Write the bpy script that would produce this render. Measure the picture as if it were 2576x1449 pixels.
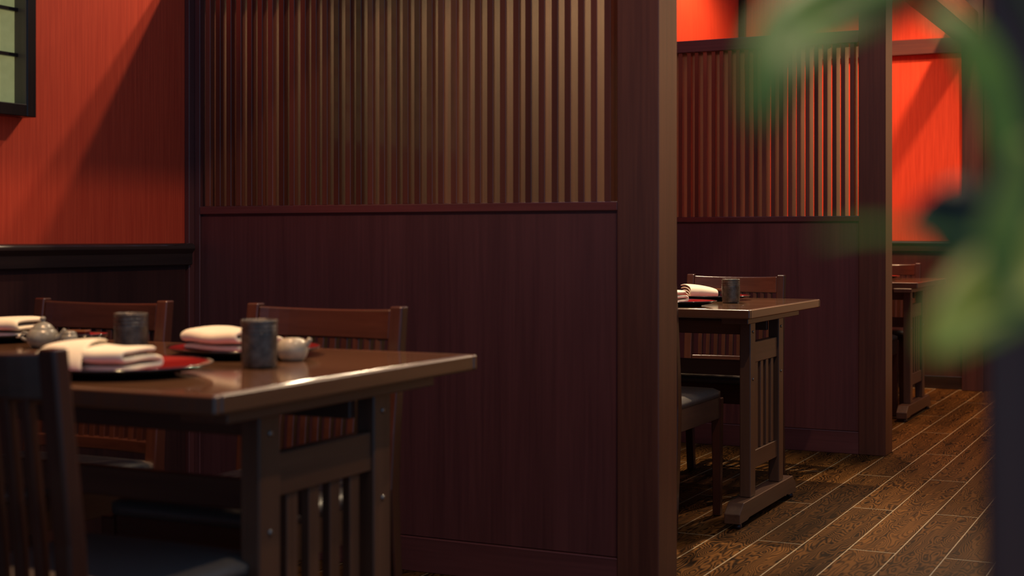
import bpy, bmesh, math, random
from mathutils import Vector, Matrix, Euler

# ------------------------------------------------------------------ scene reset
for o in list(bpy.data.objects):
    bpy.data.objects.remove(o)
SC = bpy.context.scene
COL = SC.collection
random.seed(7)
R = math.radians

# ------------------------------------------------------------------ camera
YAW = math.atan(1764 / 3578.0)
cam_d = bpy.data.cameras.new('camera')
cam_d.sensor_width = 36.0
cam_d.lens = 50.0
cam_d.shift_y = -(724.5 - 599.0) / 2576.0
cam_d.clip_start = 0.02
cam_d.dof.use_dof = True
cam_d.dof.focus_distance = 5.35
cam_d.dof.aperture_fstop = 3.4
cam_d.dof.aperture_blades = 0
cam = bpy.data.objects.new('camera', cam_d)
COL.objects.link(cam)
cam.location = (0, 0, 1.0)
cam.rotation_euler = (R(90), 0, YAW)
SC.camera = cam

# ------------------------------------------------------------------ world, view
W = bpy.data.worlds.new('world')
SC.world = W
W.use_nodes = True
bg = W.node_tree.nodes['Background']
bg.inputs[0].default_value = (0.27, 0.50, 0.82, 1)
bg.inputs[1].default_value = 0.44
vs = SC.view_settings
vs.view_transform = 'Standard'
vs.look = 'None'
vs.exposure = 0.0
vs.gamma = 1.0
vs.use_curve_mapping = False

# ------------------------------------------------------------------ lamps (downlights of the room, plus added fill spots)
WARM = (1.0, 0.75, 0.47)


def spot_lamp(name, loc, power, size=126, blend=0.25, color=WARM, radius=0.03, aim=None):
    l = bpy.data.lights.new(name, 'SPOT')
    l.energy = power
    l.color = color
    l.spot_size = R(size)
    l.spot_blend = blend
    l.shadow_soft_size = radius
    o = bpy.data.objects.new(name, l)
    COL.objects.link(o)
    o.location = loc
    if aim is not None:
        d = Vector(aim) - Vector(loc)
        o.rotation_euler = d.to_track_quat('-Z', 'Y').to_euler()
    return o


ZC = 3.0
# bay nearest the camera, middle bay, far bay, aisle
AMBER = (1.0, 0.58, 0.29)
PALE = (1.0, 0.80, 0.52)
spot_lamp('downlight_booth', (-1.95, 2.05, ZC), 270, size=60, blend=0.6, color=AMBER)
spot_lamp('downlight_booth', (-2.00, 5.10, ZC), 400, size=54, blend=0.7, color=PALE)
spot_lamp('downlight_booth', (-1.75, 4.39, ZC), 58, blend=0.9, aim=(-2.50, 3.00, 1.10))
spot_lamp('downlight_booth', (-2.35, 4.56, ZC), 80, blend=0.9, aim=(-2.80, 3.20, 1.10))
spot_lamp('downlight_booth', (-1.95, 8.15, ZC), 130, size=110, blend=0.8, color=AMBER)
spot_lamp('downlight_booth', (-2.45, 8.55, ZC), 75, size=150, blend=0.6, color=AMBER)
spot_lamp('aisle_spot', (-0.95, 8.30, ZC), 130, size=140, blend=0.6, color=AMBER)
spot_lamp('aisle_spot', (-1.27, 8.90, ZC), 125, size=140, blend=0.6, color=AMBER)
spot_lamp('aisle_spot', (-1.00, 5.25, ZC), 26, size=140, blend=0.4, color=PALE)
spot_lamp('aisle_spot', (-0.40, 2.20, ZC), 65, size=140, blend=0.4)
spot_lamp('aisle_spot', (-0.85, 5.60, ZC), 260, size=34, blend=0.7, aim=(-1.55, 2.20, 0.75))  # added spot, puts a gold rim on the nearest table
spot_lamp('aisle_spot', (-0.85, 8.45, ZC), 260, size=34, blend=0.7, aim=(-1.55, 5.05, 0.75))  # added backlight for the middle table's gold edge
spot_lamp('plant_fill_spot', (-0.05, 0.36, ZC), 85, size=24, blend=0.6)  # added lamp, only brightens the leaves
for xx in (0.45, 1.15, 1.85):      # added unseen spots, brighten the plaster that the slats reflect
    spot_lamp('wall_fill_spot', (xx, 9.10, ZC), 45, size=130, blend=0.5, aim=(xx, 9.74, 1.9), color=PALE)

# ------------------------------------------------------------------ materials


def new_mat(name):
    m = bpy.data.materials.new(name)
    m.use_nodes = True
    nt = m.node_tree
    return m, nt, nt.nodes['Principled BSDF']


def N(nt, kind, **kw):
    n = nt.nodes.new(kind)
    for k, v in kw.items():
        setattr(n, k, v)
    return n


def ramp(nt, stops):
    r = N(nt, 'ShaderNodeValToRGB')
    el = r.color_ramp.elements
    while len(el) < len(stops):
        el.new(0.5)
    for e, (p, c) in zip(el, stops):
        e.position = p
        e.color = (c[0], c[1], c[2], 1)
    return r


def wood(name, dark, light, axis='Z', fine=90, rough=0.38, coat=0.0, var=0.35, bump=0.06, figure=0.0, spec=0.5):
    """Stained timber with the grain along an axis of the object."""
    m, nt, b = new_mat(name)
    L = nt.links
    tc = N(nt, 'ShaderNodeTexCoord')
    oi = N(nt, 'ShaderNodeObjectInfo')
    off = N(nt, 'ShaderNodeVectorMath', operation='SCALE')
    comb = N(nt, 'ShaderNodeCombineXYZ')
    for k in range(3):
        L.new(oi.outputs['Random'], comb.inputs[k])
    L.new(comb.outputs[0], off.inputs[0])
    off.inputs['Scale'].default_value = 17.0
    add = N(nt, 'ShaderNodeVectorMath', operation='ADD')
    L.new(tc.outputs['Object'], add.inputs[0])
    L.new(off.outputs[0], add.inputs[1])
    mp = N(nt, 'ShaderNodeMapping')
    k = {'X': 0, 'Y': 1, 'Z': 2}[axis]
    s = [1.0, 1.0, 1.0]
    s[k] = 0.035
    mp.inputs['Scale'].default_value = s
    L.new(add.outputs[0], mp.inputs['Vector'])
    n1 = N(nt, 'ShaderNodeTexNoise')
    n1.inputs['Scale'].default_value = fine
    n1.inputs['Detail'].default_value = 5
    L.new(mp.outputs[0], n1.inputs['Vector'])
    n2 = N(nt, 'ShaderNodeTexNoise')
    n2.inputs['Scale'].default_value = fine * 0.12
    n2.inputs['Detail'].default_value = 3
    L.new(mp.outputs[0], n2.inputs['Vector'])
    mix = N(nt, 'ShaderNodeMath', operation='MULTIPLY_ADD')
    L.new(n2.outputs[0], mix.inputs[0])
    mix.inputs[1].default_value = 0.6
    sub = N(nt, 'ShaderNodeMath', operation='MULTIPLY')
    L.new(n1.outputs[0], sub.inputs[0])
    sub.inputs[1].default_value = 0.4
    L.new(sub.outputs[0], mix.inputs[2])
    fac = mix.outputs[0]
    if figure > 0:
        mp2 = N(nt, 'ShaderNodeMapping')
        s2 = [1.0, 1.0, 1.0]
        s2[k] = 0.22
        mp2.inputs['Scale'].default_value = s2
        L.new(add.outputs[0], mp2.inputs['Vector'])
        n3 = N(nt, 'ShaderNodeTexNoise')
        n3.inputs['Scale'].default_value = 9.0
        n3.inputs['Detail'].default_value = 2.5
        L.new(mp2.outputs[0], n3.inputs['Vector'])
        mul = N(nt, 'ShaderNodeMath', operation='MULTIPLY')
        L.new(n3.outputs[0], mul.inputs[0])
        mul.inputs[1].default_value = 34.0
        fr = N(nt, 'ShaderNodeMath', operation='PINGPONG')
        L.new(mul.outputs[0], fr.inputs[0])
        fr.inputs[1].default_value = 0.5
        ma = N(nt, 'ShaderNodeMath', operation='MULTIPLY_ADD')
        L.new(fr.outputs[0], ma.inputs[0])
        ma.inputs[1].default_value = figure
        L.new(fac, ma.inputs[2])
        sb = N(nt, 'ShaderNodeMath', operation='SUBTRACT')
        L.new(ma.outputs[0], sb.inputs[0])
        sb.inputs[1].default_value = figure * 0.25
        fac = sb.outputs[0]
    rp = ramp(nt, [(0.30, dark), (0.72, light)])
    L.new(fac, rp.inputs[0])
    # each piece takes the stain a little differently
    hv = N(nt, 'ShaderNodeHueSaturation')
    mr = N(nt, 'ShaderNodeMapRange')
    L.new(oi.outputs['Random'], mr.inputs[0])
    mr.inputs[3].default_value = 1 - var
    mr.inputs[4].default_value = 1 + var
    L.new(mr.outputs[0], hv.inputs['Value'])
    L.new(rp.outputs[0], hv.inputs['Color'])
    L.new(hv.outputs[0], b.inputs['Base Color'])
    b.inputs['Roughness'].default_value = rough
    b.inputs['Coat Weight'].default_value = coat
    b.inputs['Coat Roughness'].default_value = 0.08
    b.inputs['Specular IOR Level'].default_value = spec
    if bump:
        bp = N(nt, 'ShaderNodeBump')
        bp.inputs['Strength'].default_value = bump
        bp.inputs['Distance'].default_value = 0.002
        L.new(n1.outputs[0], bp.inputs['Height'])
        L.new(bp.outputs[0], b.inputs['Normal'])
    return m


def plain(name, col, rough=0.5, metal=0.0, noise=0.0, nscale=30, bump=0.0, bscale=200, coat=0.0, spec=0.5, sheen=0.0):
    m, nt, b = new_mat(name)
    L = nt.links
    tc = N(nt, 'ShaderNodeTexCoord')
    n = N(nt, 'ShaderNodeTexNoise')
    n.inputs['Scale'].default_value = nscale
    n.inputs['Detail'].default_value = 4
    L.new(tc.outputs['Object'], n.inputs['Vector'])
    rp = ramp(nt, [(0.3, [c * (1 - noise) for c in col]), (0.7, [min(1, c * (1 + noise)) for c in col])])
    L.new(n.outputs[0], rp.inputs[0])
    L.new(rp.outputs[0], b.inputs['Base Color'])
    b.inputs['Roughness'].default_value = rough
    b.inputs['Metallic'].default_value = metal
    b.inputs['Coat Weight'].default_value = coat
    b.inputs['Specular IOR Level'].default_value = spec
    b.inputs['Sheen Weight'].default_value = sheen
    if bump:
        n2 = N(nt, 'ShaderNodeTexNoise')
        n2.inputs['Scale'].default_value = bscale
        n2.inputs['Detail'].default_value = 3
        L.new(tc.outputs['Object'], n2.inputs['Vector'])
        bp = N(nt, 'ShaderNodeBump')
        bp.inputs['Strength'].default_value = bump
        bp.inputs['Distance'].default_value = 0.003
        L.new(n2.outputs[0], bp.inputs['Height'])
        L.new(bp.outputs[0], b.inputs['Normal'])
    return m


def leather(name):
    m, nt, b = new_mat(name)
    L = nt.links
    tc = N(nt, 'ShaderNodeTexCoord')
    v = N(nt, 'ShaderNodeTexVoronoi')
    v.inputs['Scale'].default_value = 260
    L.new(tc.outputs['Object'], v.inputs['Vector'])
    bp = N(nt, 'ShaderNodeBump')
    bp.inputs['Strength'].default_value = 0.35
    bp.inputs['Distance'].default_value = 0.001
    L.new(v.outputs['Distance'], bp.inputs['Height'])
    L.new(bp.outputs[0], b.inputs['Normal'])
    rp = ramp(nt, [(0.0, (0.050, 0.041, 0.038)), (0.6, (0.100, 0.083, 0.076))])
    L.new(v.outputs['Distance'], rp.inputs[0])
    L.new(rp.outputs[0], b.inputs['Base Color'])
    b.inputs['Roughness'].default_value = 0.42
    return m


def red_wall(name):
    """Red-orange wall cloth with a fine upright weave."""
    m, nt, b = new_mat(name)
    L = nt.links
    tc = N(nt, 'ShaderNodeTexCoord')
    mp = N(nt, 'ShaderNodeMapping')
    mp.inputs['Scale'].default_value = (1, 1, 0.03)
    L.new(tc.outputs['Object'], mp.inputs['Vector'])
    n = N(nt, 'ShaderNodeTexNoise')
    n.inputs['Scale'].default_value = 170
    n.inputs['Detail'].default_value = 4
    L.new(mp.outputs[0], n.inputs['Vector'])
    rp = ramp(nt, [(0.25, (0.66, 0.052, 0.020)), (0.75, (0.86, 0.088, 0.033))])
    L.new(n.outputs[0], rp.inputs[0])
    L.new(rp.outputs[0], b.inputs['Base Color'])
    b.inputs['Roughness'].default_value = 0.75
    b.inputs['Specular IOR Level'].default_value = 0.25
    bp = N(nt, 'ShaderNodeBump')
    bp.inputs['Strength'].default_value = 0.12
    bp.inputs['Distance'].default_value = 0.001
    L.new(n.outputs[0], bp.inputs['Height'])
    L.new(bp.outputs[0], b.inputs['Normal'])
    return m


DK, LT = (0.092, 0.025, 0.024), (0.190, 0.054, 0.048)
M_PART_Z = wood('partition_wood_upright', DK, LT, 'Z', var=0.12)
M_PART_X = wood('partition_wood_level', DK, LT, 'X', var=0.12)
M_SILL = wood('sill_wood', DK, LT, 'X', var=0.05, rough=0.16, coat=0.6, bump=0.0)
M_SLAT = wood('lattice_slat_wood', (0.085, 0.022, 0.014), (0.20, 0.055, 0.030), 'Z', rough=0.30, coat=0.6, var=0.38)
M_POST = wood('post_wood', (0.075, 0.021, 0.014), (0.185, 0.058, 0.032), 'Z', rough=0.34, var=0.08)
M_BEAM_Y = wood('beam_wood_along', DK, (0.20, 0.065, 0.034), 'Y', var=0.08)
M_BEAM_X = wood('beam_wood_across', DK, (0.20, 0.060, 0.030), 'X', var=0.08)
M_RAIL_Y = wood('dado_rail_along', (0.016, 0.010, 0.009), (0.045, 0.024, 0.018), 'Y', rough=0.22, var=0.05, coat=0.4)
M_RAIL_X = wood('dado_rail_across', (0.016, 0.010, 0.009), (0.045, 0.024, 0.018), 'X', rough=0.22, var=0.05, coat=0.4)
M_PANEL = wood('dado_panel_wood', (0.028, 0.010, 0.009), (0.075, 0.024, 0.018), 'Z', var=0.15)
M_RED = red_wall('red_wall_cloth')
M_FRAME = wood('window_frame_wood', (0.012, 0.008, 0.008), (0.035, 0.018, 0.014), 'Z', rough=0.3, var=0.1)
M_JAMB = wood('window_jamb_lit_wood', (0.10, 0.065, 0.045), (0.19, 0.13, 0.09), 'Z', var=0.05)  # light on the reveal is put into this paler colour
M_CHAIR_Z = wood('chair_wood_upright', (0.032, 0.010, 0.007), (0.080, 0.025, 0.016), 'Z', rough=0.27, var=0.10, coat=0.25)
M_CHAIR_X = wood('chair_wood_level', (0.032, 0.010, 0.007), (0.080, 0.025, 0.016), 'X', rough=0.27, var=0.10, coat=0.25)
M_TAB_Z = wood('table_wood_upright', (0.060, 0.026, 0.016), (0.145, 0.066, 0.038), 'Z', rough=0.33, var=0.08, coat=0.1)
M_TAB_Y = wood('table_wood_across', (0.060, 0.026, 0.016), (0.145, 0.066, 0.038), 'Y', rough=0.33, var=0.08, coat=0.1)
M_TAB_X = wood('table_wood_along', (0.060, 0.022, 0.014), (0.135, 0.054, 0.030), 'X', rough=0.33, var=0.08, coat=0.1)
M_TOP = wood('table_top_veneer', (0.090, 0.042, 0.022), (0.165, 0.082, 0.044), 'X', fine=60, rough=0.13, var=0.05, coat=0.6, bump=0.0, figure=0.10)
M_EDGE_X = wood('table_edge_along', (0.070, 0.028, 0.015), (0.125, 0.055, 0.028), 'X', rough=0.28, var=0.05, coat=0.7, bump=0.0)
M_EDGE_Y = wood('table_edge_across', (0.070, 0.028, 0.015), (0.125, 0.055, 0.028), 'Y', rough=0.28, var=0.05, coat=0.7, bump=0.0)
M_FLOOR = wood('oak_plank', (0.010, 0.0043, 0.0018), (0.125, 0.050, 0.013), 'Y', fine=110, rough=0.50, var=0.22, bump=0.12, figure=0.85, spec=0.03)
M_JOINT = plain('floor_joint_gleam', (0.26, 0.18, 0.095), rough=0.6, noise=0.2)  # pale tone stands in for groove edges catching light
M_CEIL = plain('ceiling_plaster', (0.30, 0.17, 0.10), rough=0.9, noise=0.05)
M_TAN = plain('reflector_plaster', (0.42, 0.30, 0.19), rough=0.9, noise=0.06, nscale=6)  # for the unseen surfaces added as tan reflectors
M_LEATHER = leather('seat_leather')
M_METAL = plain('bolt_steel', (0.30, 0.30, 0.29), rough=0.30, metal=1.0)
M_GLIDE = plain('foot_glide_plastic', (0.05, 0.02, 0.02), rough=0.3)
M_CUP = plain('cup_dark_glaze', (0.105, 0.088, 0.072), rough=0.24, noise=0.45, nscale=60, bump=0.45, bscale=320, metal=0.5)
M_GLAZE = plain('pot_grey_glaze', (0.20, 0.19, 0.155), rough=0.28, noise=0.25, nscale=40, bump=0.15, bscale=150)
M_GLAZE_P = plain('pot_pale_glaze', (0.38, 0.33, 0.25), rough=0.30, noise=0.2, nscale=40, bump=0.1, bscale=150)
M_REDLAC = plain('red_lacquer', (0.20, 0.008, 0.008), rough=0.16, coat=0.5, noise=0.08)
M_BLKLAC = plain('black_lacquer', (0.012, 0.010, 0.010), rough=0.12, coat=0.6)
M_BRNLAC = plain('brown_lacquer', (0.16, 0.055, 0.022), rough=0.2, coat=0.5)
M_CLOTH = plain('napkin_cloth', (0.84, 0.73, 0.53), rough=0.9, noise=0.05, bump=0.25, bscale=900, sheen=0.3)
M_LEAF = plain('leaf_green', (0.105, 0.200, 0.018), rough=0.45, noise=0.3, nscale=60)
M_LEAF_Y = plain('leaf_yellow_green', (0.25, 0.30, 0.035), rough=0.45, noise=0.25, nscale=60)
M_LEAF_D = plain('leaf_shaded_green', (0.008, 0.015, 0.009), rough=0.4, noise=0.3, nscale=60)  # near-black: shade is put into the leaf colour
M_STEM = plain('stem_brown_green', (0.10, 0.11, 0.035), rough=0.6, noise=0.3)
M_POT = plain('planter_glaze', (0.05, 0.045, 0.045), rough=0.35, noise=0.2)
M_SOIL = plain('planter_soil', (0.03, 0.02, 0.014), rough=1.0, noise=0.5, nscale=120, bump=1.0, bscale=150)


def paper():
    m, nt, b = new_mat('shoji_paper')
    L = nt.links
    tc = N(nt, 'ShaderNodeTexCoord')
    n = N(nt, 'ShaderNodeTexNoise')
    n.inputs['Scale'].default_value = 25
    L.new(tc.outputs['Object'], n.inputs['Vector'])
    rp = ramp(nt, [(0.3, (0.46, 0.44, 0.17)), (0.7, (0.54, 0.52, 0.21))])
    L.new(n.outputs[0], rp.inputs[0])
    L.new(rp.outputs[0], b.inputs['Base Color'])
    b.inputs['Roughness'].default_value = 0.9
    # a faint glow put into the paper stands for light behind it
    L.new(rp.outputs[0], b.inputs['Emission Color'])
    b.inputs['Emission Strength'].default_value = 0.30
    return m


M_PAPER = paper()

# ------------------------------------------------------------------ helpers


def tag(o, label=None, cat=None, group=None, kind=None):
    if label:
        o['label'] = label
    if cat:
        o['category'] = cat
    if group:
        o['group'] = group
    if kind:
        o['kind'] = kind
    return o


def link(name, me, mat=None, parent=None, loc=(0, 0, 0), rot=(0, 0, 0)):
    o = bpy.data.objects.new(name, me)
    COL.objects.link(o)
    if mat is not None and me is not None and not me.materials:
        me.materials.append(mat)
    o.parent = parent
    o.location = loc
    o.rotation_euler = rot
    return o


def empty(name, loc=(0, 0, 0), rotz=0.0):
    o = bpy.data.objects.new(name, None)
    COL.objects.link(o)
    o.empty_display_size = 0.1
    o.location = loc
    o.rotation_euler = (0, 0, rotz)
    return o


def bm_mesh(bm, name, smooth=False):
    me = bpy.data.meshes.new(name)
    bm.normal_update()
    bm.to_mesh(me)
    bm.free()
    if smooth:
        for p in me.polygons:
            p.use_smooth = True
    return me


_boxes = {}


def box_mesh(sx, sy, sz, bev=0.002, seg=1):
    key = (round(sx, 5), round(sy, 5), round(sz, 5), bev, seg)
    bm = bmesh.new()
    bmesh.ops.create_cube(bm, size=1.0)
    bmesh.ops.scale(bm, vec=(sx, sy, sz), verts=bm.verts)
    if bev > 0:
        bev = min(bev, 0.45 * min(sx, sy, sz))
        bmesh.ops.bevel(bm, geom=bm.edges[:], offset=bev, segments=seg, profile=0.5, affect='EDGES')
    return bm_mesh(bm, 'box')


def box(name, x, y, z, mat, parent=None, bev=0.002, origin=(0, 0, 0), seg=1):
    """x, y, z: (low, high) extents, in the parent's own coordinates."""
    me = box_mesh(x[1] - x[0], y[1] - y[0], z[1] - z[0], bev, seg)
    me.name = name
    return link(name, me, mat, parent, ((x[0] + x[1]) / 2, (y[0] + y[1]) / 2, (z[0] + z[1]) / 2))


def prism_mesh(pts, depth, axis='X', bev=0.0, smooth=False, seg=1):
    """Extrude the outline pts (two coordinates across the axis) by depth, centred on the axis."""
    bm = bmesh.new()
    vs0, vs1 = [], []
    for a, b in pts:
        if axis == 'X':
            p0, p1 = (-depth / 2, a, b), (depth / 2, a, b)
        elif axis == 'Y':
            p0, p1 = (a, -depth / 2, b), (a, depth / 2, b)
        else:
            p0, p1 = (a, b, -depth / 2), (a, b, depth / 2)
        vs0.append(bm.verts.new(p0))
        vs1.append(bm.verts.new(p1))
    n = len(pts)
    bm.faces.new(vs0)
    bm.faces.new(list(reversed(vs1)))
    for i in range(n):
        j = (i + 1) % n
        bm.faces.new((vs0[j], vs0[i], vs1[i], vs1[j]))
    bmesh.ops.recalc_face_normals(bm, faces=bm.faces[:])
    if bev:
        bmesh.ops.bevel(bm, geom=bm.edges[:], offset=bev, segments=seg, profile=0.5, affect='EDGES')
    return bm_mesh(bm, 'prism', smooth)


def lathe_mesh(prof, seg=40, cap=True):
    """prof: (radius, height) from the bottom axis outward and up."""
    bm = bmesh.new()
    rings = []
    for r, z in prof:
        if r < 1e-6:
            rings.append([bm.verts.new((0, 0, z))])
        else:
            rings.append([bm.verts.new((r * math.cos(2 * math.pi * i / seg), r * math.sin(2 * math.pi * i / seg), z)) for i in range(seg)])
    for a, b in zip(rings, rings[1:]):
        for i in range(seg):
            j = (i + 1) % seg
            if len(a) == 1 and len(b) == 1:
                continue
            if len(a) == 1:
                bm.faces.new((a[0], b[j], b[i]))
            elif len(b) == 1:
                bm.faces.new((a[i], a[j], b[0]))
            else:
                bm.faces.new((a[i], a[j], b[j], b[i]))
    bmesh.ops.recalc_face_normals(bm, faces=bm.faces[:])
    return bm_mesh(bm, 'lathe', True)


def tube_mesh(pts, radii, seg=12):
    bm = bmesh.new()
    pts = [Vector(p) for p in pts]
    rings = []
    for i, p in enumerate(pts):
        t = (pts[min(i + 1, len(pts) - 1)] - pts[max(i - 1, 0)]).normalized()
        up = Vector((0, 0, 1)) if abs(t.z) < 0.9 else Vector((1, 0, 0))
        a = t.cross(up).normalized()
        b = t.cross(a).normalized()
        r = radii[i] if isinstance(radii, (list, tuple)) else radii
        rings.append([bm.verts.new(p + a * r * math.cos(2 * math.pi * k / seg) + b * r * math.sin(2 * math.pi * k / seg)) for k in range(seg)])
    for a, b in zip(rings, rings[1:]):
        for k in range(seg):
            j = (k + 1) % seg
            bm.faces.new((a[k], a[j], b[j], b[k]))
    bm.faces.new(rings[0])
    bm.faces.new(list(reversed(rings[-1])))
    bmesh.ops.recalc_face_normals(bm, faces=bm.faces[:])
    return bm_mesh(bm, 'tube', True)


def smooth_curve(pts, n):
    """Catmull-Rom through pts, n samples."""
    P = [Vector(p) for p in pts]
    P = [P[0] * 2 - P[1]] + P + [P[-1] * 2 - P[-2]]
    out = []
    segs = len(P) - 3
    for i in range(n):
        u = i / (n - 1) * segs
        k = min(int(u), segs - 1)
        t = u - k
        a, b, c, d = P[k:k + 4]
        out.append(0.5 * ((2 * b) + (c - a) * t + (2 * a - 5 * b + 4 * c - d) * t * t + (3 * b - a - 3 * c + d) * t ** 3))
    return out


def copy_tree(o, parent=None):
    c = o.copy()
    COL.objects.link(c)
    c.parent = parent
    for ch in list(o.children):
        copy_tree(ch, c)
    return c


# ------------------------------------------------------------------ setting
XW = -3.0          # face of the side wall
XE = -1.36         # aisle end of the partitions
Y1, Y2 = 3.694, 6.60   # front faces of the two partitions
TH = 0.150
YE = 9.74          # face of the end wall
X_R = 2.3

# floor: base slab shows pale in the joints, planks lie on it
floor = box('floor', (XW - .1, X_R), (-1.6, YE + .1), (-0.12, -0.0006), M_JOINT, bev=0)
tag(floor, kind='structure')
PL, PW = 1.464, 0.150
xs = [-1.353 + PW * k for k in range(-11, 14)]
plank_cache = {}
for r_i, x0 in enumerate(xs):
    k_i = round((x0 + 1.353) / PW)
    base = 4.585 if k_i % 2 == 0 else 5.302
    xa, xb = max(x0, XW), x0 + PW
    if xb - xa < 0.02:
        continue
    y = base - PL * 4
    while y < YE:
        ya, yb = max(y, 0.2), min(y + PL, YE)
        if yb - ya > 0.05:
            key = (round(xb - xa, 4), round(yb - ya, 4))
            if key not in plank_cache:
                plank_cache[key] = box_mesh(xb - xa - .0042, yb - ya - .0085, 0.012, 0.0006)
                plank_cache[key].name = 'plank'
            o = link('plank', plank_cache[key], M_FLOOR, floor)
            o.location = Vector(((xa + xb) / 2, (ya + yb) / 2, -0.0060)) - floor.location
        y += PL

# side wall (red above, panelled dado below)
wl = box('wall_left', (XW - .1, XW), (-1.6, YE + .1), (0, 3.5), M_RED, bev=0)
tag(wl, kind='structure')
wlo = Vector(wl.location)


def wall_child(name, x, y, z, mat, wall, bev=0.002):
    o = box(name, x, y, z, mat, wall, bev)
    o.location = Vector(o.location) - Vector(wall.location)
    return o


for ya, yb in ((-1.6, 1.0), (1.0, 2.62), (2.62, 3.672), (Y1 + TH, 5.20), (5.20, Y2), (Y2 + TH, 8.3), (8.3, YE)):
    wall_child('dado_panel', (XW, XW + .012), (ya + .003, yb - .003), (0.08, 0.918), M_PANEL, wl)


def rail_profile():
    # rounded nose on top, flat fascia below; (across, height)
    pts = [(0, 0.913), (0.030, 0.913), (0.033, 0.916), (0.033, 0.950)]
    for i in range(7):
        a = i / 6 * math.pi / 2
        pts.append((0.028 + 0.017 * math.cos(a), 0.966 + 0.018 * math.sin(a)))
    pts += [(0.0, 0.984)]
    return pts


def rail_x(name, xa, xb, face, sgn):
    pts = [(sgn * a, z - 0.95) for a, z in rail_profile()]
    o = link(name, prism_mesh(pts, xb - xa, 'X'), M_RAIL_X, None, ((xa + xb) / 2, face, 0.95))
    return tag(o, kind='structure')


def rail_y(name, ya, yb, face):
    pts = [(a, z - 0.95) for a, z in rail_profile()]
    o = link(name, prism_mesh(pts, yb - ya, 'Y'), M_RAIL_Y, None, (face, (ya + yb) / 2, 0.95))
    return tag(o, kind='structure')


rail_y('trim_1', -1.6, Y1 - .018, XW)
rail_y('trim_2', Y1 + TH, Y2, XW)
rail_y('trim_3', Y2 + TH, YE, XW)
for i, (ya, yb) in enumerate(((-1.6, Y1), (Y1 + TH, Y2), (Y2 + TH, YE))):
    tag(box('baseboard_left', (XW, XW + .018), (ya, yb), (0, .095), M_RAIL_Y), kind='structure')

# end wall
we = box('wall_back', (XW - .1, X_R), (YE, YE + .1), (0, 3.5), M_RED, bev=0)
tag(we, kind='structure')
for xa, xb in ((XW, -2.62), (-2.62, -2.06), (-2.06, -1.478)):
    wall_child('dado_panel', (xa + .003, xb - .003), (YE - .012, YE), (0.08, 0.918), M_PANEL, we)
wall_child('wall_panel', (-1.345, -0.945), (YE - .02, YE), (0, ZC), M_PANEL, we)
wall_child('reflector_panel', (-0.945, 2.2), (YE - .02, YE), (0, 3.5), M_TAN, we)  # added out of view, gives the slats a tan reflection
rail_x('trim_4', XW, -1.478, YE, -1)
tag(box('baseboard_back', (XW, -1.478), (YE - .02, YE), (0, .085), M_RAIL_X), kind='structure')
tag(box('trim_5', (XW, -1.40), (YE - .05, YE), (2.225, 2.325), M_BEAM_X), kind='structure')      # head rail on the end wall
tag(box('trim_6', (-1.478, -1.341), (YE - .075, YE), (0, ZC), M_PANEL, bev=0.003), kind='structure')  # wall post under the beam
tag(box('trim_7', (XW, XW + .045), (YE - .045, YE), (0, ZC), M_RAIL_X), kind='structure')        # corner strip
# corner strips where the first partition meets the side wall
tag(box('trim_8', (XW, XW + .020), (Y1 - .018, Y1 + .03), (0, ZC), M_PART_Z), kind='structure')
# header beam along the aisle, over the partition posts
beam = box('trim_9', (-1.540, -1.375), (1.0, YE), (2.315, 2.475), M_BEAM_Y, bev=0.004)
tag(beam, kind='structure')

# unseen plaster wall across the aisle, added for warm bounce and reflection
tag(box('wall_right', (2.2, 2.3), (4.0, YE + .1), (0, 3.5), M_TAN, bev=0), kind='structure')

# paper-screen window in the side wall, set into a timber frame
win = empty('window_1', (XW, 2.4, 1.337))
tag(win, kind='structure')
wy0, wy1 = 1.75 - 2.4, 2.978 - 2.4
wz1 = 0.85
FW = 0.034


def wbox(name, x, y, z, mat, bev=0.002):
    return box(name, x, y, z, mat, win, bev)


wbox('frame', (0.0, 0.050), (wy1 - FW, wy1), (0, wz1), M_FRAME)
wbox('frame', (0.0, 0.050), (wy0, wy0 + FW), (0, wz1), M_FRAME)
wbox('frame', (0.0, 0.050), (wy0 + FW, wy1 - FW), (0, FW), M_FRAME)
wbox('frame', (0.0, 0.050), (wy0 + FW, wy1 - FW), (wz1 - FW, wz1), M_FRAME)
wbox('jamb', (0.004, 0.047), (wy1 - FW - .003, wy1 - FW), (FW, wz1 - FW), M_JAMB, 0.0005)
zs = [FW, 0.172, 0.298, 0.424, 0.550, 0.676, wz1 - FW]
ys = [wy1 - FW, 0.24, -0.10, -0.38, wy0 + FW]
for z in zs[1:-1]:
    wbox('muntin', (0.004, 0.018), (wy0 + FW, wy1 - FW), (z - .005, z + .005), M_FRAME, 0.001)
for yy in ys[1:-1]:
    wbox('muntin', (0.004, 0.017), (yy - .005, yy + .005), (FW, wz1 - FW), M_FRAME, 0.001)
for za, zb in zip(zs, zs[1:]):
    for yb, ya in zip(ys, ys[1:]):
        wbox('pane', (0.001, 0.004), (ya, yb), (za, zb), M_PAPER, 0)

# ------------------------------------------------------------------ lattice partitions
ZS0, ZS1, ZT0, ZT1 = 1.077, 1.103, 1.905, 1.962


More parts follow.
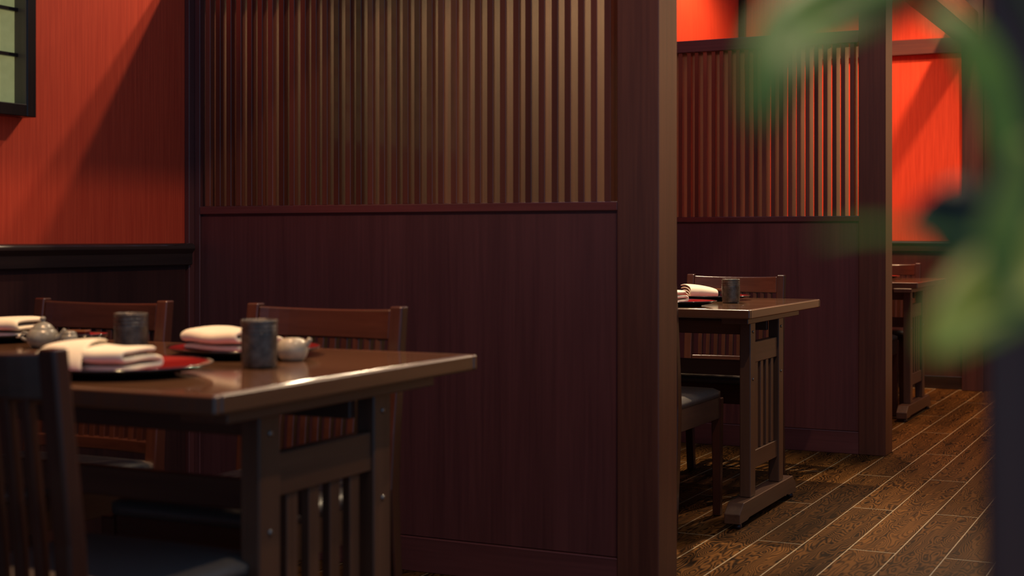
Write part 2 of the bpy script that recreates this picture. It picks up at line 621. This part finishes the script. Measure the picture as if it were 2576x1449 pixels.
def partition(y0, xe, label, sd=0.077):
    root = empty('lattice_partition', (xe, y0, 0))
    tag(root, label, 'partition', 'lattice partitions between the booths')
    PW_ = 0.124                       # post width across the front
    xl = XW + 0.020 - xe              # far left, local
    xr = -PW_                         # post's inner edge, local
    ztop = 2.318
    box('end_post', (-PW_, 0), (0, TH), (0, ztop), M_POST, root, 0.0025)
    box('wall_post', (xl, xl + .022), (.008, TH - .008), (0, ZT1), M_PART_Z, root)
    box('panel', (xl + .022, xr), (0.014, TH - .014), (0.105, ZS0 - .006), M_PART_Z, root, 0.001)
    box('core', (xl + .022, xr), (0.024, TH - .024), (ZS0 - .008, ZS0 + .002), M_PART_X, root, 0)
    box('baseboard', (xl + .022, xr), (0.004, TH - .004), (0, 0.103), M_PART_X, root, 0.002)
    box('sill_rail', (xl + .022, xr), (0.006, TH - .006), (ZS0, ZS1), M_SILL, root, 0.0030, seg=4)
    box('top_rail', (xl, xr), (0.0, TH), (ZT0, ZT1), M_PART_X, root, 0.002)
    n = 35
    w = 0.0195
    a, b_ = xl + .022, xr
    g = ((b_ - a) - n * w) / (n + 1)
    me = box_mesh(w, sd, ZT0 - ZS1, 0.0010)
    me.name = 'slat'
    for i in range(n):
        cx = a + g * (i + 1) + w * (i + .5)
        o = link('slat', me, M_SLAT, root, (cx + random.uniform(-.0016, .0016), 0.010 + sd / 2, (ZT0 + ZS1) / 2))
    return root


partition(Y1, -1.3705, 'dark red-brown lattice partition beside the nearest table, its slats filling the upper half', 0.055)
partition(Y2, -1.3457, 'dark lattice partition behind the sharp middle table, red wall showing between its slats')

# ------------------------------------------------------------------ chair


def make_chair():
    root = empty('dining_chair')
    HW = 0.215
    # rear legs run up as back posts: (y, z) centre line
    line = [(-.262, 0), (-.232, .30), (-.224, .44), (-.232, .56), (-.266, .845)]
    dep = [.030, .036, .040, .036, .030]
    pts = [(y - d / 2, z) for (y, z), d in zip(line, dep)] + [(y + d / 2, z) for (y, z), d in reversed(list(zip(line, dep)))]
    me = prism_mesh(pts, 0.033, 'X', 0.0045, seg=4)
    me.name = 'back_post'
    for s in (-1, 1):
        link('back_post', me, M_CHAIR_Z, root, (s * (HW - .0165), 0, 0))

    def yback(z):
        for (ya, za), (yb, zb) in zip(line, line[1:]):
            if za <= z <= zb:
                return ya + (yb - ya) * (z - za) / (zb - za)
        return line[-1][0]

    # curved rails: bowed backwards between the posts
    def rail(name, z0, z1, thick, bow, crown=0.0):
        bm = bmesh.new()
        n = 14
        w = HW - .033
        ring = []
        for i in range(n + 1):
            t = -1 + 2 * i / n
            x = t * w
            c = (1 - t * t)
            vs_ = []
            for zz, dy in ((z0, thick / 2), (z1 - crown * c, thick / 2), (z1 - crown * c, -thick / 2), (z0, -thick / 2)):
                vs_.append(bm.verts.new((x, yback(min(zz, .844)) + dy - bow * c, zz)))
            ring.append(vs_)
        for a, b in zip(ring, ring[1:]):
            for k in range(4):
                j = (k + 1) % 4
                bm.faces.new((a[k], a[j], b[j], b[k]))
        bm.faces.new(ring[0])
        bm.faces.new(list(reversed(ring[-1])))
        bmesh.ops.recalc_face_normals(bm, faces=bm.faces[:])
        ed = [e for e in bm.edges if e.calc_face_angle(0) > 0.8]
        bmesh.ops.bevel(bm, geom=ed, offset=.0045, segments=4, profile=.5, affect='EDGES')
        return link(name, bm_mesh(bm, name), M_CHAIR_X, root)

    rail('top_rail', .768, .838, .022, .022, .004)
    rail('lower_rail', .468, .500, .022, .022)
    n = 10
    for i in range(n):
        t = -1 + 2 * (i + .5 + .5) / (n + 1)
        x = t * (HW - .033)
        bow = .022 * (1 - t * t)
        z0, z1 = .496, .772
        pts = []
        for z in (z0, .56, z1):
            pts.append((yback(z) + .009 - bow, z))
        for z in (z1, .56, z0):
            pts.append((yback(z) - .009 - bow, z))
        link('slat', prism_mesh(pts, .0175, 'X', .0015), M_CHAIR_Z, root, (x, 0, 0))
    # front legs
    bm = bmesh.new()
    bmesh.ops.create_cube(bm, size=1)
    bmesh.ops.scale(bm, vec=(.036, .036, .425), verts=bm.verts)
    for v in bm.verts:
        if v.co.z < 0:
            v.co.x *= .78
            v.co.y *= .78
    bmesh.ops.bevel(bm, geom=bm.edges[:], offset=.003, segments=1, profile=.5, affect='EDGES')
    me = bm_mesh(bm, 'leg')
    for s in (-1, 1):
        link('leg', me, M_CHAIR_Z, root, (s * (HW - .020), .232, .2125))
    # seat frame
    box('side_apron', (-HW + .006, -HW + .028), (-.206, .214), (.352, .430), M_TAB_Y, root)
    box('side_apron', (HW - .028, HW - .006), (-.206, .214), (.352, .430), M_TAB_Y, root)
    box('front_apron', (-HW + .038, HW - .038), (.222, .244), (.352, .430), M_CHAIR_X, root)
    box('rear_apron', (-HW + .033, HW - .033), (-.236, -.214), (.358, .428), M_CHAIR_X, root)
    # padded seat with rounded front corners and a soft crown
    bm = bmesh.new()
    nx, ny = 16, 16
    grid = []
    for j in range(ny + 1):
        row = []
        for i in range(nx + 1):
            a = -1 + 2 * i / nx
            b = -1 + 2 * j / ny
            w = HW - .004
            x = a * w
            y = .016 + b * .232
            if b > 0:      # round off the front corners
                k = max(0, abs(a) - .80) / .20
                y -= .030 * k * k * b
            edge = max(abs(a), abs(b))
            z = .460 - .010 * max(0, (edge - .84) / .16) ** 2 + .005 * (1 - a * a) * (1 - b * b)
            row.append(bm.verts.new((x, y, z)))
        grid.append(row)
    top = []
    for j in range(ny):
        for i in range(nx):
            top.append(bm.faces.new((grid[j][i], grid[j][i + 1], grid[j + 1][i + 1], grid[j + 1][i])))
    ext = bmesh.ops.extrude_face_region(bm, geom=top)
    for v in [e for e in ext['geom'] if isinstance(e, bmesh.types.BMVert)]:
        v.co.z = .430
    bmesh.ops.recalc_face_normals(bm, faces=bm.faces[:])
    link('seat', bm_mesh(bm, 'seat', True), M_LEATHER, root)
    return root


chair0 = make_chair()
chair_used = [False]


def place_chair(x, y, facing_far, label, rz=0.0):
    """facing_far: the chair looks down the room (its back towards the camera)."""
    if chair_used[0]:
        c = copy_tree(chair0)
    else:
        c = chair0
        chair_used[0] = True
    c.location = (x, y, 0)
    c.rotation_euler = (0, 0, (0 if facing_far else math.pi) + R(rz))
    tag(c, label, 'chair', 'slat-back chairs at the tables')
    return c


place_chair(-1.855, 2.515, False, 'slat-back wooden chair behind the pale pot on the nearest table')
place_chair(-2.525, 2.515, False, 'slat-back wooden chair behind the nearest table, wall end, in front of the dado', 1.0)
place_chair(-1.668, 1.780, True, 'dark slat-back chair closest to the camera, its blurred back towards us')
place_chair(-1.828, 5.605, False, 'slat-back chair behind the sharply seen middle table, its top rail edged gold')
place_chair(-1.800, 4.700, True, 'chair with grey leather seat, half hidden by the nearer partition post')
place_chair(-1.835, 8.740, False, 'slat-back chair behind the farthest table, in front of the end wall')
place_chair(-1.800, 7.900, True, 'chair pushed in at the near side of the farthest table, mostly hidden by the partition')

# ------------------------------------------------------------------ table
TT = 0.757


def make_table(xr, y0, y1, ytr, label, length=1.50):
    """xr: aisle edge of the top; y0, y1: near and far edge; ytr: centre line of the trestles."""
    yc = (y0 + y1) / 2
    root = empty('dining_table', (xr, yc, 0))
    tag(root, label, 'table', 'dark wooden trestle tables')
    h = (y1 - y0) / 2
    th = 0.032
    e = 0.016
    box('tabletop', (-length + e, -e), (-h + e, h - e), (TT - th, TT), M_TOP, root, 0.0008)
    box('edge_band', (-length, 0), (-h, -h + e), (TT - th, TT), M_EDGE_X, root, 0.0050, seg=6)
    box('edge_band', (-length, 0), (h - e, h), (TT - th, TT), M_EDGE_X, root, 0.0050, seg=6)
    box('edge_band', (-e, 0), (-h + e, h - e), (TT - th, TT), M_EDGE_Y, root, 0.0050, seg=6)
    box('edge_band', (-length, -length + e), (-h + e, h - e), (TT - th, TT), M_EDGE_Y, root, 0.0050, seg=6)
    t = ytr - yc
    for side in (0, 1):
        # outer face of the trestle
        xo = -0.058 if side == 0 else -length + 0.058 + 0.040
        xa, xb = xo - 0.040, xo
        xm = (xa + xb) / 2
        box('batten', (xm - .048, xm + .048), (t - .335, t + .335), (TT - th - .022, TT - th), M_TAB_Y, root)
        ztop = TT - th - .022
        posts = ((t - .213, t - .151), (t + .151, t + .213))
        for ya, yb in posts:
            box('post', (xa, xb), (ya, yb), (0.085, ztop), M_TAB_Z, root, 0.003)
        yi0, yi1 = posts[0][1], posts[1][0]
        box('upper_rail', (xa + .006, xb - .006), (yi0, yi1), (0.556, 0.630), M_TAB_Y, root)
        box('lower_rail', (xa + .006, xb - .006), (yi0, yi1), (0.180, 0.243), M_TAB_Y, root)
        sw = (yi1 - yi0) / 9
        me = box_mesh(0.018, sw, 0.313, .0015)
        me.name = 'slat'
        for k in range(4):
            link('slat', me, M_TAB_Z, root, (xm, yi0 + sw * (2 * k + 1.5), 0.3995))
        # foot: long bearer with chamfered ends
        pts = [(-.365, .018), (-.365, .052), (-.318, .085), (.318, .085), (.365, .052), (.365, .018), (.27, .018), (.25, .024), (-.25, .024), (-.27, .018)]
        foot = link('foot', prism_mesh(pts, .056, 'X', .002), M_TAB_Y, root, (xm, t, 0))
        gl = lathe_mesh([(0, 0), (.012, 0), (.014, .004), (.012, .018), (0, .018)], 16)
        for yy in (-.335, .335):
            g = link('glide', gl, M_GLIDE, foot, (0.012, yy, 0))
        bl = lathe_mesh([(0, 0), (.0055, 0), (.005, .002), (.003, .003), (0, .003)], 14)
        sg = 1 if side == 0 else -1
        for ya, yb in posts:
            for zz in (0.668, 0.500):
                link('bolt', bl, M_METAL, root, (xb if sg > 0 else xa, (ya + yb) / 2, zz), (0, R(90) * sg, 0))
    # stretchers between the trestles
    box('stretcher', (-length + .098, -.098), (t - .012, t + .012), (0.494, 0.550), M_TAB_X, root)
    box('apron', (-length + .098, -.098), (t - .150, t - .128), (0.655, 0.703), M_TAB_X, root)
    box('apron', (-length + .098, -.098), (t + .128, t + .150), (0.655, 0.703), M_TAB_X, root)
    return root


make_table(-1.377, 1.760, 2.630, 2.165, 'dark wooden table nearest the camera, set with folded napkins, cups and pots')
make_table(-1.403, 4.660, 5.620, 5.075, 'sharply seen middle table with gold-lit edges and a ribbed dark cup')
make_table(-1.440, 7.905, 8.830, 8.225, 'farthest wooden table, its end standing out beyond the second partition')

# ------------------------------------------------------------------ tableware


def cup_mesh():
    prof = [(0, 0.004), (.026, .004), (.027, 0), (.0305, .001), (.0325, .006)]
    prof += [(.0335, .020), (.0340, .040), (.0340, .064)]
    z = .064
    for k in range(3):
        prof += [(.0340, z + .001), (.0328, z + .0025), (.0328, z + .0035), (.0345, z + .0055), (.0342, z + .0065)]
        z += .0070
    prof += [(.0345, .0880), (.0340, .0895), (.0325, .0900), (.0315, .0885), (.0305, .080), (.0300, .012), (0, .010)]
    return lathe_mesh(prof, 48)


CUP = cup_mesh()


def cup(x, y, label, s=1.0):
    o = link('tea_cup', CUP, M_CUP, None, (x, y, TT + .0002), (0, 0, random.uniform(0, 6)))
    o.scale = (s, s, s)
    return tag(o, label, 'cup', 'dark ribbed tea cups')


def plate(x, y, label, r=0.150):
    root = empty('lacquer_plate', (x, y, TT + .0002))
    tag(root, label, 'plate', 'red and black lacquer plates')
    under = lathe_mesh([(0, .0015), (r * .50, .0015), (r * .52, 0), (r * .56, 0), (r * .60, .003), (r * .85, .009), (r * .985, .0165), (r, .0185), (r * .992, .0200), (r * .965, .0188), (r * .955, .0178)], 56)
    link('body', under, M_BLKLAC, root)
    top = lathe_mesh([(r * .962, .0186), (r * .82, .0115), (r * .62, .0080), (0, .0072)], 56)
    link('red_top', top, M_REDLAC, root)
    return root


def napkin_mesh(nl, L, w, t, wob, seed, crown=0.0):
    """A cloth folded back and forth nl times: layers stacked on each other, soft turns at the sides."""
    rnd = random.Random(seed)
    line = []
    for i in range(nl):
        z = t * (i + .5)
        ws = w * (1 - .05 * i) * (1 + rnd.uniform(-.03, .03))
        ys_ = [(-ws / 2 + ws * k / 10) for k in range(11)]
        if i % 2:
            ys_.reverse()
        for yy in ys_:
            line.append((yy, z))
        if i < nl - 1:
            s = 1 if i % 2 == 0 else -1
            for a in (-50, 0, 50):
                line.append((s * (ws / 2 + t * .42 * math.cos(R(a))), z + t * .5 + t * .5 * math.sin(R(a))))
    bm = bmesh.new()
    nxs = 13
    rows = []
    ph = rnd.uniform(0, 6)
    for i in range(nxs):
        u = -1 + 2 * i / (nxs - 1)
        row = []
        for (yy, z) in line:
            k = z / (t * nl)
            x = u * L / 2 * (1 - .07 * k) + .004 * math.sin(yy * 60 + ph)
            dz = wob * k * (math.sin(u * 2.6 + ph) * .6 + u * .5) + crown * k * (1 - (yy / w * 2) ** 2) * (1 - u * u * .7)
            sag = -.25 * t * k * max(0, abs(u) - .7) / .3
            row.append(bm.verts.new((x, yy + .004 * math.sin(u * 3 + ph), z + dz + sag)))
        rows.append(row)
    for a, b in zip(rows, rows[1:]):
        for k in range(len(line) - 1):
            bm.faces.new((a[k], a[k + 1], b[k + 1], b[k]))
    bmesh.ops.recalc_face_normals(bm, faces=bm.faces[:])
    return bm_mesh(bm, 'napkin', True)


def napkin(x, y, rz, label, nl=3, L=.17, w=.10, t=.016, wob=.006, seed=1, crown=.004, flap=False, base=.0095):
    root = empty('folded_napkin', (x, y, TT + base), R(rz))
    tag(root, label, 'napkin', 'cream cloth napkins')
    o = link('cloth', napkin_mesh(nl, L, w, t, wob, seed, crown), M_CLOTH, root)
    so = o.modifiers.new('thick', 'SOLIDIFY')
    so.thickness = t * .64
    so.offset = 0
    sb = o.modifiers.new('soft', 'SUBSURF')
    sb.levels = 1
    sb.render_levels = 1
    if flap:
        # a corner of the cloth folded over the end and hanging down in front
        H = nl * t
        bm = bmesh.new()
        prof = [(.036, H + .004), (.010, H + .009), (-.030, H + .008), (-w / 2 - .006, H - .002), (-w / 2 - .020, H * .62), (-w / 2 - .022, H * .32)]
        rows = []
        for i in range(9):
            u = i / 8
            xx = -L / 2 - .012 + u * .088
            row = []
            for k, (yy, zz) in enumerate(prof):
                kk = k / (len(prof) - 1)
                drop = 1 - .0 * u
                xs_ = xx + .028 * kk * u
                row.append(bm.verts.new((xs_, yy * drop, zz - .010 * (1 - u) ** 2 - (.014 * u * kk if k > 2 else 0))))
            rows.append(row)
        for a, b in zip(rows, rows[1:]):
            for k in range(len(prof) - 1):
                bm.faces.new((a[k], a[k + 1], b[k + 1], b[k]))
        bmesh.ops.recalc_face_normals(bm, faces=bm.faces[:])
        f = link('flap', bm_mesh(bm, 'flap', True), M_CLOTH, root)
        so = f.modifiers.new('thick', 'SOLIDIFY')
        so.thickness = .005
        so.offset = 0
        sb = f.modifiers.new('soft', 'SUBSURF')
        sb.levels = 1
        sb.render_levels = 1
    return root


def book_napkin(x, y, rz, label, L=.15, base=.0085):
    """A cloth folded once over a folded inner: nested loops show at its open end."""
    root = empty('folded_napkin', (x, y, TT + base), R(rz))
    tag(root, label, 'napkin', 'cream cloth napkins')

    def sheet(name, line, t):
        bm = bmesh.new()
        rows = []
        for i in range(11):
            u = i / 10
            row = []
            for (yy, z) in line:
                lift = 1.0 - .30 * u * u
                row.append(bm.verts.new((u * L, yy * (1 + .10 * u), max(.003, z * lift))))
            rows.append(row)
        for a, b in zip(rows, rows[1:]):
            for k in range(len(line) - 1):
                bm.faces.new((a[k], a[k + 1], b[k + 1], b[k]))
        bmesh.ops.recalc_face_normals(bm, faces=bm.faces[:])
        o = link(name, bm_mesh(bm, name, True), M_CLOTH, root)
        so = o.modifiers.new('thick', 'SOLIDIFY')
        so.thickness = t
        so.offset = 0
        sb = o.modifiers.new('soft', 'SUBSURF')
        sb.levels = 1
        sb.render_levels = 2
        return o

    for k, (w, h) in enumerate(((.105, .046), (.096, .035), (.088, .024), (.080, .013))):
        z0 = .003 + .0015 * k
        ln = []
        for i in range(6):
            ln.append((w * (.5 - i / 5 * .86) - .002, z0))
        mid = (z0 + h) / 2
        rr = (h - z0) / 2
        for a in (-60, -30, 0, 30, 60):
            ln.append((-w * .36 - rr * .9 * math.cos(R(a)) - .002, mid + rr * math.sin(R(a))))
        for i in range(6):
            ln.append((-w * .36 + w * .86 * i / 5, h + .006 * math.sin(i / 5 * math.pi)))
        sheet('fold', ln, .0042)
    return root


def spouted_pot(x, y, label, s=1.0, mat=None, lidded=False, rz=0.0, name='soy_pot'):
    root = empty(name, (x, y, TT + .0002), R(rz))
    root.scale = (s, s, s)
    tag(root, label, 'pot', 'small ceramic pots')
    mat = mat or M_GLAZE
    if lidded:
        prof = [(0, .002), (.020, .002), (.022, 0), (.030, .003), (.040, .014), (.043, .026), (.041, .038), (.034, .048), (.026, .053), (0, .053)]
        link('body', lathe_mesh(prof, 36), mat, root)
        lid = link('lid', lathe_mesh([(.030, .051), (.029, .054), (.022, .062), (.012, .068), (.006, .070), (.005, .073), (.008, .077), (.0075, .081), (.004, .084), (0, .0845)], 28), mat, root)
        pts = smooth_curve([(.036, 0, .024), (.052, 0, .030), (.060, 0, .042), (.066, 0, .050)], 9)
        link('spout', tube_mesh(pts, [.012, .011, .010, .009, .008, .0075, .007, .0065, .006], 12), mat, root)
        pts = smooth_curve([(-.036, 0, .036), (-.058, 0, .040), (-.062, 0, .026), (-.040, 0, .018)], 11)
        link('handle', tube_mesh(pts, .0045, 10), mat, root)
    else:
        prof = [(0, .002), (.018, .002), (.020, 0), (.025, .002), (.031, .010), (.0345, .020), (.0345, .030), (.031, .040), (.026, .0455), (.0245, .047), (.022, .0455), (0, .044)]
        link('body', lathe_mesh(prof, 36), mat, root)
        link('lid', lathe_mesh([(.022, .0462), (.021, .0485), (.012, .0500), (.004, .0505), (0, .0506)], 24), mat, root)
        pts = smooth_curve([(.026, 0, .034), (.034, 0, .040), (.040, 0, .049)], 7)
        link('spout', tube_mesh(pts, [.010, .009, .008, .007, .006, .0055, .005], 12), mat, root)
    return root


# nearest table
plate(-1.755, 1.980, 'red lacquer plate nearest the camera, under the striped fold of a napkin', .160)
napkin(-1.762, 1.935, 5, 'thick cream napkin folded into three rolls on the nearest plate', L=.175, w=.105, t=.0150, seed=3, wob=.007, flap=True)
cup(-1.604, 2.182, 'dark ribbed cup at the aisle side of the nearest table, before the pale pot')
plate(-1.800, 2.400, 'red lacquer plate behind the blurred cup and pale pot on the nearest table', .160)
napkin(-1.838, 2.398, -12, 'cream napkin folded high behind the blurred cup, aisle side of the nearest table', nl=3, L=.185, w=.115, t=.0160, seed=8, wob=.008, crown=.006)
spouted_pot(-1.636, 2.335, 'pale squat pot with small spout just behind the nearest cup', .90, M_GLAZE_P, rz=20)
cup(-1.983, 2.262, 'dark ribbed cup standing in front of the wall-end chair of the nearest table')
spouted_pot(-2.325, 2.366, 'round grey teapot with knobbed lid beside a blurred napkin', .82, M_GLAZE, True, rz=15, name='teapot')


def small_jar(x, y, label):
    root = empty('sauce_jar', (x, y, TT + .0002))
    tag(root, label, 'jar')
    link('body', lathe_mesh([(0, .001), (.010, .001), (.011, 0), (.014, .002), (.0175, .012), (.0175, .026), (.0145, .034), (0, .034)], 28), M_GLAZE, root)
    link('lid', lathe_mesh([(.0150, .0338), (.0150, .0365), (.010, .040), (.004, .0415), (0, .0418)], 24), M_GLAZE, root)
    return root


small_jar(-2.236, 2.354, 'small lidded grey jar standing right beside the knobbed teapot')


def bowl(x, y, label):
    o = link('sauce_bowl', lathe_mesh([(0, .002), (.011, .002), (.0125, 0), (.014, .002), (.022, .008), (.0265, .017), (.0270, .0185), (.0258, .0188), (.021, .010), (0, .005)], 36), M_GLAZE, None, (x, y, TT + .0002))
    return tag(o, label, 'bowl')


bowl(-2.130, 2.295, 'low grey sauce bowl between the teapot and the napkin of three rolls')
plate(-2.590, 2.470, 'red lacquer plate under the napkin behind the teapot, wall end of the nearest table', .130)
napkin(-2.565, 2.470, 6, 'cream napkin of three rolls behind the knobbed teapot, cut by the picture edge', L=.20, w=.105, t=.0160, seed=5, wob=.004)


def lacquer_box(x, y, z, rz, label, s=(.07, .03, .022)):
    root = empty('chopstick_box', (x, y, z), R(rz))
    tag(root, label, 'box')
    box('base', (-s[0] / 2, s[0] / 2), (-s[1] / 2, s[1] / 2), (0, s[2] * .7), M_BLKLAC, root, .0015)
    box('lid', (-s[0] / 2 - .001, s[0] / 2 + .001), (-s[1] / 2 - .001, s[1] / 2 + .001), (s[2] * .7, s[2]), M_BRNLAC, root, .002)
    return root


plate(-2.370, 2.545, 'small red lacquer saucer behind the small grey jar', .055)
lacquer_box(-2.385, 2.540, TT + .0080, 10, 'little brown lacquer box lying on the small red saucer', (.05, .022, .020))

# middle table
cup(-1.617, 5.130, 'sharply focused dark ribbed cup on the middle table')
plate(-1.715, 4.850, 'red lacquer plate at the near edge of the middle table, half behind the post', .130)
napkin(-1.766, 4.850, -8, 'rolled cream napkin on the near plate of the middle table, cut off by the post', L=.13, w=.09, t=.0165, seed=11, wob=.002, crown=.0)
plate(-1.785, 5.370, 'red lacquer plate under the loosely folded napkin, behind the sharp cup', .165)
book_napkin(-1.868, 5.330, 42, 'cream napkin loosely folded over, open end showing its layers, beside the sharp cup', L=.115)
lacquer_box(-1.770, 5.440, TT + .0085, -20, 'small brown-lidded lacquer box between the loose napkin and the sharp cup', (.05, .03, .034))
# farthest table
plate(-1.790, 8.560, 'bright red lacquer plate on the farthest table', .130)

# ------------------------------------------------------------------ foreground post and potted plant
post = box('timber_post', (-0.106, 0.014), (0.765, 0.885), (0, ZC), M_POST, None, 0.003)
tag(post, 'dark square timber post blurred in front of the aisle floor', 'post')

PX, PY = -0.025, 0.520
plant = empty('potted_plant', (PX, PY, 0))
tag(plant, 'blurred green leafy plant close to the camera beside the dark post', 'plant')
potm = lathe_mesh([(0, 0), (.080, 0), (.084, .004), (.105, .30), (.122, .56), (.124, .60), (.118, .605), (.110, .600), (.108, .575), (0, .575)], 40)
link('pot', potm, M_POT, plant)
link('soil', lathe_mesh([(0, .588), (.06, .586), (.110, .580), (.110, .576), (0, .576)], 32), M_SOIL, plant)


def leaf(pts, width, mat, twist=0.0, fold=0.25, face=(0.30, -0.80, 0.45)):
    """Pointed leaf along the spine pts (world), its blade turned towards `face`."""
    P = [Vector(p) - Vector((PX, PY, 0)) for p in pts]
    sp = smooth_curve(P, 15)
    F = Vector(face).normalized()
    bm = bmesh.new()
    rows = []
    n = len(sp)
    for i, p in enumerate(sp):
        u = i / (n - 1)
        t = (sp[min(i + 1, n - 1)] - sp[max(i - 1, 0)]).normalized()
        side = t.cross(F)
        side.normalize()
        nor = side.cross(t).normalized()
        if twist:
            q = Matrix.Rotation(twist * u, 3, t)
            side, nor = q @ side, q @ nor
        w = width / 2 * (math.sin(math.pi * min(1, u * .92 + .05)) ** .75) * (1.0 if u < .55 else 1 - .25 * (u - .55))
        if i == n - 1:
            w = width * .02
        row = []
        for k in (-1, -.5, 0, .5, 1):
            row.append(bm.verts.new(p + side * w * k + nor * fold * w * (abs(k) ** 1.4)))
        rows.append(row)
    for a, b in zip(rows, rows[1:]):
        for k in range(4):
            bm.faces.new((a[k], a[k + 1], b[k + 1], b[k]))
    bmesh.ops.recalc_face_normals(bm, faces=bm.faces[:])
    o = link('leaf', bm_mesh(bm, 'leaf', True), mat, plant)
    so = o.modifiers.new('thick', 'SOLIDIFY')
    so.thickness = .0007
    return o


def stem(pts, r0, r1, n=16):
    P = [Vector(p) - Vector((PX, PY, 0)) for p in pts]
    sp = smooth_curve(P, n)
    me = tube_mesh(sp, [r0 + (r1 - r0) * i / (n - 1) for i in range(n)], 8)
    return link('stem', me, M_STEM, plant)


S0 = (PX, PY, .58)
stem([S0, (-.006, .535, .80), (-.012, .520, 1.00), (-.045, .490, 1.105), (-.073, .477, 1.098)], .0045, .0018, 20)
stem([S0, (-.030, .560, .80), (-.040, .560, 1.00), (-.066, .540, 1.095), (-.0905, .513, 1.080)], .0040, .0016, 20)
stem([S0, (-.015, .500, .78), (-.022, .480, .95), (-.041, .470, 1.005)], .0042, .0018)
stem([S0, (-.020, .520, .80), (-.030, .530, .92), (-.050, .532, .986)], .0040, .0018)
stem([S0, (-.010, .490, .80), (-.020, .460, .96), (-.043, .447, 1.030)], .0036, .0016)
# the leaf that hangs across the top of the second partition
leaf([(-0.073, .477, 1.098), (-0.0896, .4464, 1.0790), (-0.1023, .4178, 1.0660), (-0.1095, .3925, 1.0530), (-0.1130, .3805, 1.0290)], .026, M_LEAF)
leaf([(-0.078, .470, 1.100), (-0.0820, .4500, 1.0930), (-0.0930, .4320, 1.0800), (-0.1040, .4150, 1.0700)], .026, M_LEAF)
# long leaf arching down at the end wall
leaf([(-0.0905, .5128, 1.0800), (-0.0752, .5093, 1.0680), (-0.064, .5036, 1.0401), (-0.0556, .4966, 1.0060)], .016, M_LEAF)
# dark leaf in front of the dado
leaf([(-0.0490, .532, .988), (-0.0667, .5246, 1.0000), (-0.0817, .5172, 1.0050), (-0.0955, .5098, 1.0065)], .036, M_LEAF_D)
# yellow-green leaf at the picture's edge
leaf([(-0.0490, .4440, 1.0292), (-0.0536, .4415, 1.0093), (-0.0560, .4400, .9952), (-0.0552, .4404, .9764)], .014, M_LEAF_Y)
# second dark leaf under the first
leaf([(-0.0540, .5310, .9900), (-0.0667, .5246, .9940), (-0.0792, .5184, .9965), (-0.0893, .5134, .9995)], .024, M_LEAF_D)
# broad leaf reaching in over the far table
leaf([(-0.041, .4703, 1.0048), (-0.053, .4533, .9891), (-0.0644, .4365, .9776), (-0.0735, .4205, .9660)], .026, M_LEAF_Y)
# thin leaf reaching across the second partition's panel
leaf([(-0.0476, .4448, .9980), (-0.067, .4241, 1.0000), (-0.0854, .4039, 1.0025), (-0.0980, .387, 1.0000)], .0035, M_LEAF)
